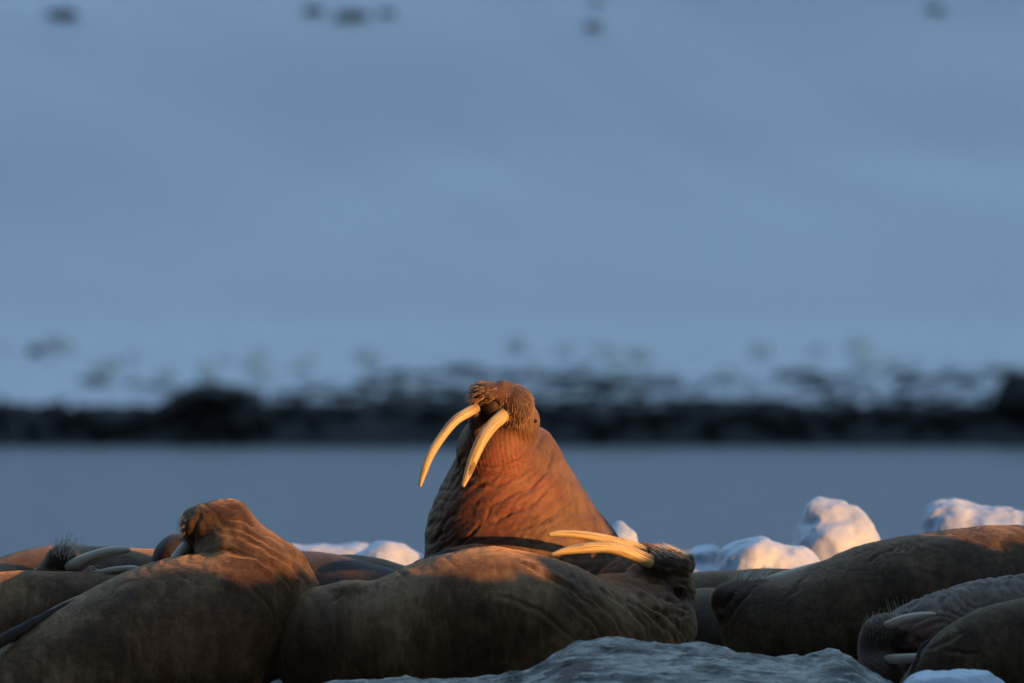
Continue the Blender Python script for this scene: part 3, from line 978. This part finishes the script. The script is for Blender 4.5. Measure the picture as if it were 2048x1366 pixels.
w1.finish(d1, [((1000, 930, .66), (.17, .3, .17), 0, 1.0), ((960, 1010, .62), (.28, .35, .17), 0, .85), ((1050, 985, .66), (.2, .3, .14), 0, .7),
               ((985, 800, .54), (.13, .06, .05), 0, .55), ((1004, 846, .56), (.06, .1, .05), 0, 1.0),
               ((978, 815, .58), (.085, .10, .075), 1, .95), ((958, 858, .64), (.085, .18, .13), 1, .78), ((890, 1060, .7), (.22, .4, .35), 1, .32),  # dark lip and jaw skin; left throat shade is painted in too
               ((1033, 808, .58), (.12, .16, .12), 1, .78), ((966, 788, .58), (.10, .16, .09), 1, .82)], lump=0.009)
w1.tusk([(955, 815, .60, 9.30), (938, 824, .56, 10.23), (909, 843, .51, 9.49), (880, 879, .47, 8.93), (859, 915, .44, 8.00), (846, 951, .42, 6.14), (840.5, 971, .41, 3.53)], label="far curved ivory tusk")
w1.tusk([(1014, 822, .60, 12.09), (1003, 834, .55, 13.49), (983, 853, .50, 12.65), (963, 882, .46, 11.72), (947, 917, .44, 10.42), (936, 947, .43, 8.00), (927, 970, .42, 4.65)], label="near ivory tusk with a dark chip near its tip", chip=(946, 936, .41, 938, 956, .41, .017))
w1.eye(1070, 842, 0.014)
w1.whiskers((1034, 812, .64), (.118, .15, .125), 380, (-0.6, -0.1, -0.75), 0.030, 0.0023, BRISTLE_R, (0.7, 0, -0.4), 0.08, 0.0130, 0.16)
w1.whiskers((968, 784, .62), (.105, .15, .068), 200, (-0.95, -0.2, -0.1), 0.040, 0.0023, BRISTLE_R, (-0.1, 0, -0.6), 0.10, 0.0135, 0.28)
w1.fur(60000, (0.1, 0, -1), 0.011, lambda v: v[:, 2] < 1.40)

# ---- the walrus on its back in the centre
c2 = [(655, 1288, -.35, .325), (760, 1290, -.35, .355), (860, 1258, -.33, .375), (980, 1236, -.3, .395), (1100, 1257, -.3, .375), (1200, 1280, -.2, .325), (1285, 1268, .05, .27), (1318, 1235, .2, .19)]


def h2(f):
    f.ell((1338, 1182, 0.250), (.152, .20, .15), 0.03)
    f.ell((1350, 1250, 0.170), (.115, .16, .14), 0.06)
    f.ell((1334, 1132, 0.210), (.145, .15, .095), 0.03)
    f.ell((1382, 1126, 0.250), (.024, .07, .055), 0.02)
    f.ell((1308, 1102, 0.370), (.055, .06, .043), 0.02)
    f.ell((1284, 1153, 0.250), (.085, .13, .085), 0.04)
    f.tube([(1262, 1190, .15, .12), (1215, 1235, .0, .26)], 0.08)
    f.ell((1354, 1188, 0.075), (.028, .03, .022), 0.02, sub=True)
    f.ell((700, 1178, -.4), (.11, .17, .05), 0.06)


def z3(*pts):
    return [(520 + a / 2.133, 1000 + b / 2.133) for a, b in pts]


def z2(*pts):
    return [(a / 3.012, 960 + b / 3.012) for a, b in pts]


def z4(*pts):
    return [(1360 + a / 2.977, 960 + b / 2.977) for a, b in pts]


W2_FOLDS = [z3((330, 350), (345, 400), (310, 450)), z3((490, 345), (515, 400)), z3((600, 300), (640, 360)), z3((1440, 380), (1560, 440), (1640, 540), (1660, 610)),
            z3((1380, 400), (1500, 480), (1570, 600)), z3((1520, 400), (1650, 470), (1750, 560), (1790, 620)), z3((1600, 400), (1740, 480), (1830, 570)),
            z3((1300, 420), (1420, 520), (1480, 610)), z3((1200, 300), (1350, 390), (1430, 470)), z3((1000, 400), (1200, 480), (1350, 590)),
            z3((1610, 300), (1700, 330), (1840, 325)), z3((1640, 345), (1760, 355), (1850, 355)), z3((1560, 340), (1660, 390), (1760, 440), (1850, 475)),
            z3((1100, 260), (1250, 330), (1330, 420)), z3((1540, 330), (1600, 400), (1690, 455), (1790, 490), (1860, 490)), z3((1725, 385), (1780, 375), (1825, 395)), z3((1730, 425), (1785, 430), (1830, 415))]
W3_FOLDS = [z2((1225, 190), (1180, 260), (1170, 330), (1190, 390)), z2((1330, 270), (1450, 310), (1600, 370), (1700, 430)),
            z2((1290, 300), (1400, 335), (1560, 400), (1750, 520), (1850, 620)), z2((1700, 380), (1830, 500), (1900, 610)),
            z2((1150, 470), (1350, 420), (1550, 470), (1720, 600), (1800, 690)), z2((1060, 540), (1150, 610)), z2((1500, 640), (1600, 720), (1660, 830)), z2((1380, 250), (1470, 230), (1530, 280))]
W10_FOLDS = [z4((1390, 360), (1330, 425)), z4((1290, 380), (1240, 430)), z4((1340, 370), (1290, 425)), z4((1450, 345), (1420, 400)), z4((1900, 360), (1930, 420), (1900, 520), (1890, 570)),
             z4((330, 640), (260, 720), (250, 800)), z4((520, 590), (420, 660), (330, 760), (260, 870)), z4((1180, 420), (1130, 500)), z4((760, 560), (700, 650), (600, 740))]
W14_FOLDS = [z4((1470, 1010), (1600, 960), (1700, 900)), z4((1550, 1000), (1700, 1040), (1800, 1030)), z4((1620, 860), (1680, 930))]


def d2(v):
    x = v[:, 0]
    hd = np.clip((x - 0.15) / 0.3, 0, 1)
    a = folds(v, (0.9, -0.1, 0.42), 13, 1.0, 1.6, 2.0) * 0.007 * hd
    b = folds(v, (0.75, 0, 0.65), 30, 1.2, 1.4, 8.0) * 0.003 * hd
    c = folds(v, (1, 0, 0.2), 7, 1.0, 2.0, 6.0) * 0.006 * (1 - hd)
    head = np.clip((v[:, 2] - .45) / .05, 0, 1) * np.clip((x - .72) / .05, 0, 1)
    e = folds(v, (0.2, 0, 1), 24, 1.0, 1.5, 9.0) * 0.005 * head
    return a * .6 + b + c * .5 + e + groove(v, W2_FOLDS, 4.0, 0.012, 2)


w2 = lying("pale tan walrus sprawled on its back in the centre, tusks pointing left", SKIN_TAN, c2, 0.0105,
           [((1340, 1175, .12), (.15, .3, .15), 1, .62), ((1330, 1120, 0.150), (.2, .3, .1), 1, .75), ((1310, 1165, 0.130), (.2, .3, .12), 1, .55), ((1388, 1128, 0.250), (.05, .1, .06), 1, 1.0), ((1280, 1200, 0.050), (.25, .3, .1), 0, .6), ((1240, 1240, -0.150), (.05, .2, .1), 0, .9)],
           d2, 0.012, sq=(1, 1.2, 1), extra=h2, headpts=[(1340, 1150, .22, .22)])
w2.tusk([(1312, 1128, 0.150, 13.20), (1291, 1120, 0.090, 14.52), (1254, 1104, 0.030, 13.20), (1213, 1095, -0.010, 11.97), (1172, 1096, -0.040, 10.56), (1131, 1102, -0.060, 7.57), (1106, 1109, -0.070, 3.96)], label="near ivory tusk")
w2.tusk([(1300, 1108, 0.350, 9.68), (1275, 1096, 0.330, 10.12), (1244, 1086, 0.300, 9.68), (1203, 1077, 0.270, 9.50), (1162, 1070, 0.250, 8.98), (1121, 1067, 0.230, 7.04), (1101, 1069, 0.220, 4.22)], label="far ivory tusk")
w2.eye(1355, 1188, 0.012)
w2.whiskers((1350, 1106, 0.170), (.12, .16, .05), 110, (-0.7, -0.3, 0.7), 0.062, 0.0023, BRISTLE_W, (-0.4, 0, -0.3), 0.08, 0.015, 0.22)
w2.flipper([(800, 1146, -.12, .02), (850, 1128, -.06, .035), (900, 1112, -.02, .042), (945, 1100, 0, .035), (975, 1100, 0, .02)], label="dark flipper folded along the top of the body")
w2.fur(75000, (0.7, 0, -0.7), 0.012)

# ---- left walrus with raised head
c3 = [(40, 1440, -.5, .39), (180, 1342, -.42, .40), (330, 1270, -.3, .405), (445, 1250, -.25, .41), (512, 1203, -.18, .355), (475, 1120, -.1, .24), (452, 1068, -.06, .17)]


def h3(f):
    f.ell((452, 1040, -.06), (.125, .15, .118), 0.05)
    f.ell((397, 1050, -.05), (.10, .14, .108), 0.06)
    f.ell((425, 1046, -.06), (.10, .145, .105), 0.06)
    f.ell((470, 1046, -.06), (.09, .13, .10), 0.05)
    f.ell((385, 1085, .02), (.06, .08, .07), 0.03)


def d3(v):
    up = np.clip((v[:, 2] - .5) / .15, 0, 1)
    a = folds(v, (0.55, -0.1, 0.85), 11, 0.9, 2.0, 3.0) * 0.007 * up
    b = folds(v, (0.8, 0, -0.5), 8, 1.2, 2.4, 6.0) * 0.004
    return a * .5 + b * .5 + groove(v, W3_FOLDS, 4.0, 0.010, 2)


w3 = lying("big tan walrus at left lifting its head and looking away", SKIN_TAN, c3, 0.0105,
           [((385, 1050, -.1), (.13, .3, .16), 1, .62), ((440, 1030, -.2), (.2, .2, .13), 1, .40), ((262, 1190, -.75), (.05, .2, .03), 1, .8), ((400, 1280, -.8), (.3, .3, .2), 0, .35)],
           d3, 0.012, sq=(1, 1.2, 1), extra=h3, headpts=[(430, 1040, -.05, .22)])
w3.tusk([(388, 1082, -.02, 12), (375, 1092, -.06, 12.5), (360, 1106, -.08, 11), (349, 1121, -.1, 9.5), (343, 1140, -.12, 6)], mat=PALE_IVORY)
w3.whiskers((365, 1050, -.06), (.045, .14, .10), 90, (-0.75, -0.2, -0.2), 0.035, 0.0015, BRISTLE, (0, 0, -0.6), 0.2, 0.012, 0.5)
w3.flipper([(-60, 1320, -.74, .034), (0, 1284, -.68, .036), (70, 1246, -.60, .032), (140, 1210, -.52, .024), (212, 1182, -.43, .010)], label="dark fore flipper lying along the flank")
w3.fur(80000, (-0.5, 0, -0.8), 0.012)

# ---- left edge: pale body with an upturned head, and the brown one behind it
c5 = [(-260, 1285, .3, .36), (-60, 1268, .35, .34), (100, 1260, .4, .33), (240, 1262, .45, .32)]


def h5(f):
    f.ell((122, 1122, .62), (.085, .11, .092), 0.04)
    f.ell((165, 1158, .62), (.12, .12, .075), 0.04)
    f.ell((110, 1160, .66), (.13, .14, .11), 0.05)


w5 = lying("pale fuzzy walrus on its back at the left edge, white whiskers and upturned tusk", SKIN_TAN, c5, 0.013,
           [((122, 1118, .6), (.12, .3, .10), 1, .85), ((160, 1145, .55), (.1, .2, .04), 0, .7)], None, 0.013, extra=h5, headpts=[(125, 1120, .6, .16)])
w5.tusk([(138, 1140, .52, 14), (150, 1131, .50, 15), (178, 1117, .48, 13), (208, 1107, .46, 11.5), (238, 1101, .45, 9.5), (256, 1100, .45, 5.5)], label="upper tusk, pale and grooved", mat=PALE_IVORY)
w5.tusk([(190, 1150, .46, 9), (225, 1142, .45, 8.5), (262, 1138, .44, 7.5), (286, 1139, .44, 4.5)], label="lower tusk, pinkish", mat=PALE_IVORY)
w5.whiskers((128, 1106, .58), (.075, .12, .06), 75, (0.2, -0.1, 0.9), 0.080, 0.0028, BRISTLE_W, (0.25, 0, 0.1), 0.24, 0.014, 0.3)
w5.whiskers((195, 1140, .56), (.05, .1, .04), 10, (0.5, -0.3, 0.7), 0.07, 0.0016, BRISTLE_W, (0.6, 0, -1.2), 0.2, 0.02, 0.3)
w5.fur(60000, (0.6, 0, -0.4), 0.017)
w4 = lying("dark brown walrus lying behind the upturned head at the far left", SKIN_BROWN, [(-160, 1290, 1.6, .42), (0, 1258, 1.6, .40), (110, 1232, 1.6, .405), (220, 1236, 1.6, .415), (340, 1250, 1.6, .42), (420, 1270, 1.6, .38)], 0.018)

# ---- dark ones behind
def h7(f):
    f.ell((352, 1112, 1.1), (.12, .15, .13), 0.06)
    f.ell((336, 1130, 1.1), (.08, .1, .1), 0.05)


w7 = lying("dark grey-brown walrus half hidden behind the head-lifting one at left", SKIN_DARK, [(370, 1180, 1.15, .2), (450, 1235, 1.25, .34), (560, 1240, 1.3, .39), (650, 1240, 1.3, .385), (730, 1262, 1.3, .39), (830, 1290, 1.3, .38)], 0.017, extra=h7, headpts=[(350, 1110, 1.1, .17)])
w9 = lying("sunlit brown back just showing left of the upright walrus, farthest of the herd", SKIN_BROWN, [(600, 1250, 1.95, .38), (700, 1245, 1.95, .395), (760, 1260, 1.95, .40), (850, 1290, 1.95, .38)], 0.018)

# ---- right: long walrus, head turned to the left
c10 = [(1545, 1262, .05, .285), (1640, 1268, .1, .36), (1750, 1236, .12, .405), (1880, 1218, .15, .43), (2020, 1209, .2, .44), (2250, 1212, .3, .44)]


def h10(f):
    f.ell((1490, 1198, .06), (.15, .17, .122), 0.05)
    f.ell((1455, 1203, .06), (.092, .13, .105), 0.03)
    f.ell((1500, 1240, .04), (.15, .2, .15), 0.07)
    f.ell((1442, 1226, .0), (.03, .08, .03), 0.02)


def d10(v):
    a = folds(v, (0.8, 0, -0.6), 9, 1.3, 2.2, 4.0) * 0.005
    b = folds(v, (0.9, 0, 0.3), 5, 1.4, 3.0, 14.0) * 0.006 * np.clip((v[:, 2] - .55) / .1, 0, 1)
    return a * .4 + b * .5 + groove(v, W10_FOLDS, 3.6, 0.009, 2)


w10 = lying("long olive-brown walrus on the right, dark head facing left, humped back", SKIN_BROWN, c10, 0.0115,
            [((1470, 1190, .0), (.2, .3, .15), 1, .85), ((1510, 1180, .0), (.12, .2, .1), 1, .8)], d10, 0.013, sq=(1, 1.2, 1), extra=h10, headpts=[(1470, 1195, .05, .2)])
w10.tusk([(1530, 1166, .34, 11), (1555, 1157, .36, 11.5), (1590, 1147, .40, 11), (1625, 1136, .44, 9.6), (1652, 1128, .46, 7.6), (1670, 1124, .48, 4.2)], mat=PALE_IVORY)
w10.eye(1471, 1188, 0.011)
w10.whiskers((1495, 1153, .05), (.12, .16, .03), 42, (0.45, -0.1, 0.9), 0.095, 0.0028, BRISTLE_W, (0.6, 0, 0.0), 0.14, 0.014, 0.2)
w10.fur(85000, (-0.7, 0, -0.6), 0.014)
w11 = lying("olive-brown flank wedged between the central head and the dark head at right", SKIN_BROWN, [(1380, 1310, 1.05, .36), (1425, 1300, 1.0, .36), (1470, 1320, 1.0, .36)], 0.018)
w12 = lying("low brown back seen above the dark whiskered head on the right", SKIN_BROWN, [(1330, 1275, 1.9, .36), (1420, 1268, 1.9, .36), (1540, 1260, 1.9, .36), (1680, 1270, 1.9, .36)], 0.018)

# ---- bottom right: walrus on its back with open mouth, and the dark one before it
c13 = [(1800, 1300, -.78, .2), (1862, 1284, -.75, .25), (1930, 1272, -.72, .285), (2010, 1262, -.7, .30), (2150, 1255, -.65, .34), (2300, 1260, -.6, .35)]


def h13(f):
    f.ell((1772, 1268, -.90), (.135, .13, .118), 0.03)
    f.ell((1768, 1338, -.92), (.135, .13, .118), 0.03)
    f.ell((1745, 1303, -.86), (.09, .12, .14), 0.05)
    f.ell((1812, 1296, -1.04), (.105, .10, .085), 0.02, sub=True)
    f.ell((1815, 1290, -.93), (.082, .07, .055), 0.02)


def d13(v):
    bd = np.clip((v[:, 0] - 2.05) / .1, 0, 1)
    a = folds(v, (0.95, 0, -0.4), 13, 1.6, 1.4, 7.0) * 0.009 * bd
    b = folds(v, (0.3, 0, 1), 16, 1.6, 1.4, 11.0) * 0.007 * bd
    c = folds(v, (0.5, 0, 1), 34, 0.8, 1.2, 12.0) * 0.003 * (1 - bd)
    return a + b + c


w13 = lying("grey wrinkled walrus at bottom right on its back, mouth open between two short tusks", SKIN_GREY, c13, 0.0105,
            [((1770, 1300, -.98), (.19, .3, .26), 1, .62), ((1800, 1240, -.95), (.09, .1, .03), 0, .9), ((1835, 1268, -.95), (.1, .15, .08), 0, 1.0), ((1790, 1345, -1), (.1, .1, .05), 0, .9), ((1805, 1295, -.98), (.10, .12, .06), 1, .9)],
            d13, 0.012, extra=h13, headpts=[(1770, 1300, -.92, .3)])
w13.tusk([(1768, 1254, -.99, 8), (1780, 1249, -1.02, 9.5), (1805, 1239, -1.05, 9.2), (1835, 1232, -1.06, 7.6), (1858, 1229, -1.06, 5.6), (1869, 1228, -1.06, 3)], mat=PALE_IVORY)
w13.tusk([(1768, 1319, -1.0, 8), (1782, 1318, -1.04, 10), (1805, 1317, -1.08, 10), (1835, 1315, -1.11, 9), (1865, 1313, -1.13, 6)], mat=PALE_IVORY)
w13.whiskers((1752, 1252, -.98), (.10, .14, .09), 90, (-0.2, -0.3, 0.7), 0.045, 0.0019, BRISTLE, (0.7, 0, 0.2), 0.22, 0.016, 0.5)
w13.whiskers((1800, 1222, -.92), (.07, .1, .03), 14, (0.2, -0.2, 0.8), 0.09, 0.0014, BRISTLE_W, (-0.5, 0, 0.8), 0.25, 0.02, 0.3)
c14 = [(1858, 1392, -1.35, .18), (1905, 1358, -1.38, .235), (1965, 1338, -1.4, .30), (2060, 1325, -1.4, .345), (2250, 1330, -1.35, .37)]


def d14(v):
    return folds(v, (0.7, 0, 0.7), 8, 1.4, 2.6, 15.0) * 0.002 + groove(v, W14_FOLDS, 3.6, 0.007, 2)


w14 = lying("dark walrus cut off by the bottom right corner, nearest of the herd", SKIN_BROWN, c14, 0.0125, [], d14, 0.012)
w14.flipper([(1860, 1280, -1.50, .008), (1842, 1296, -1.52, .014), (1834, 1318, -1.54, .016), (1824, 1342, -1.56, .015), (1812, 1372, -1.58, .014)], label="ragged grey flipper edge")
w14.fur(50000, (-0.6, 0, -0.7), 0.013)
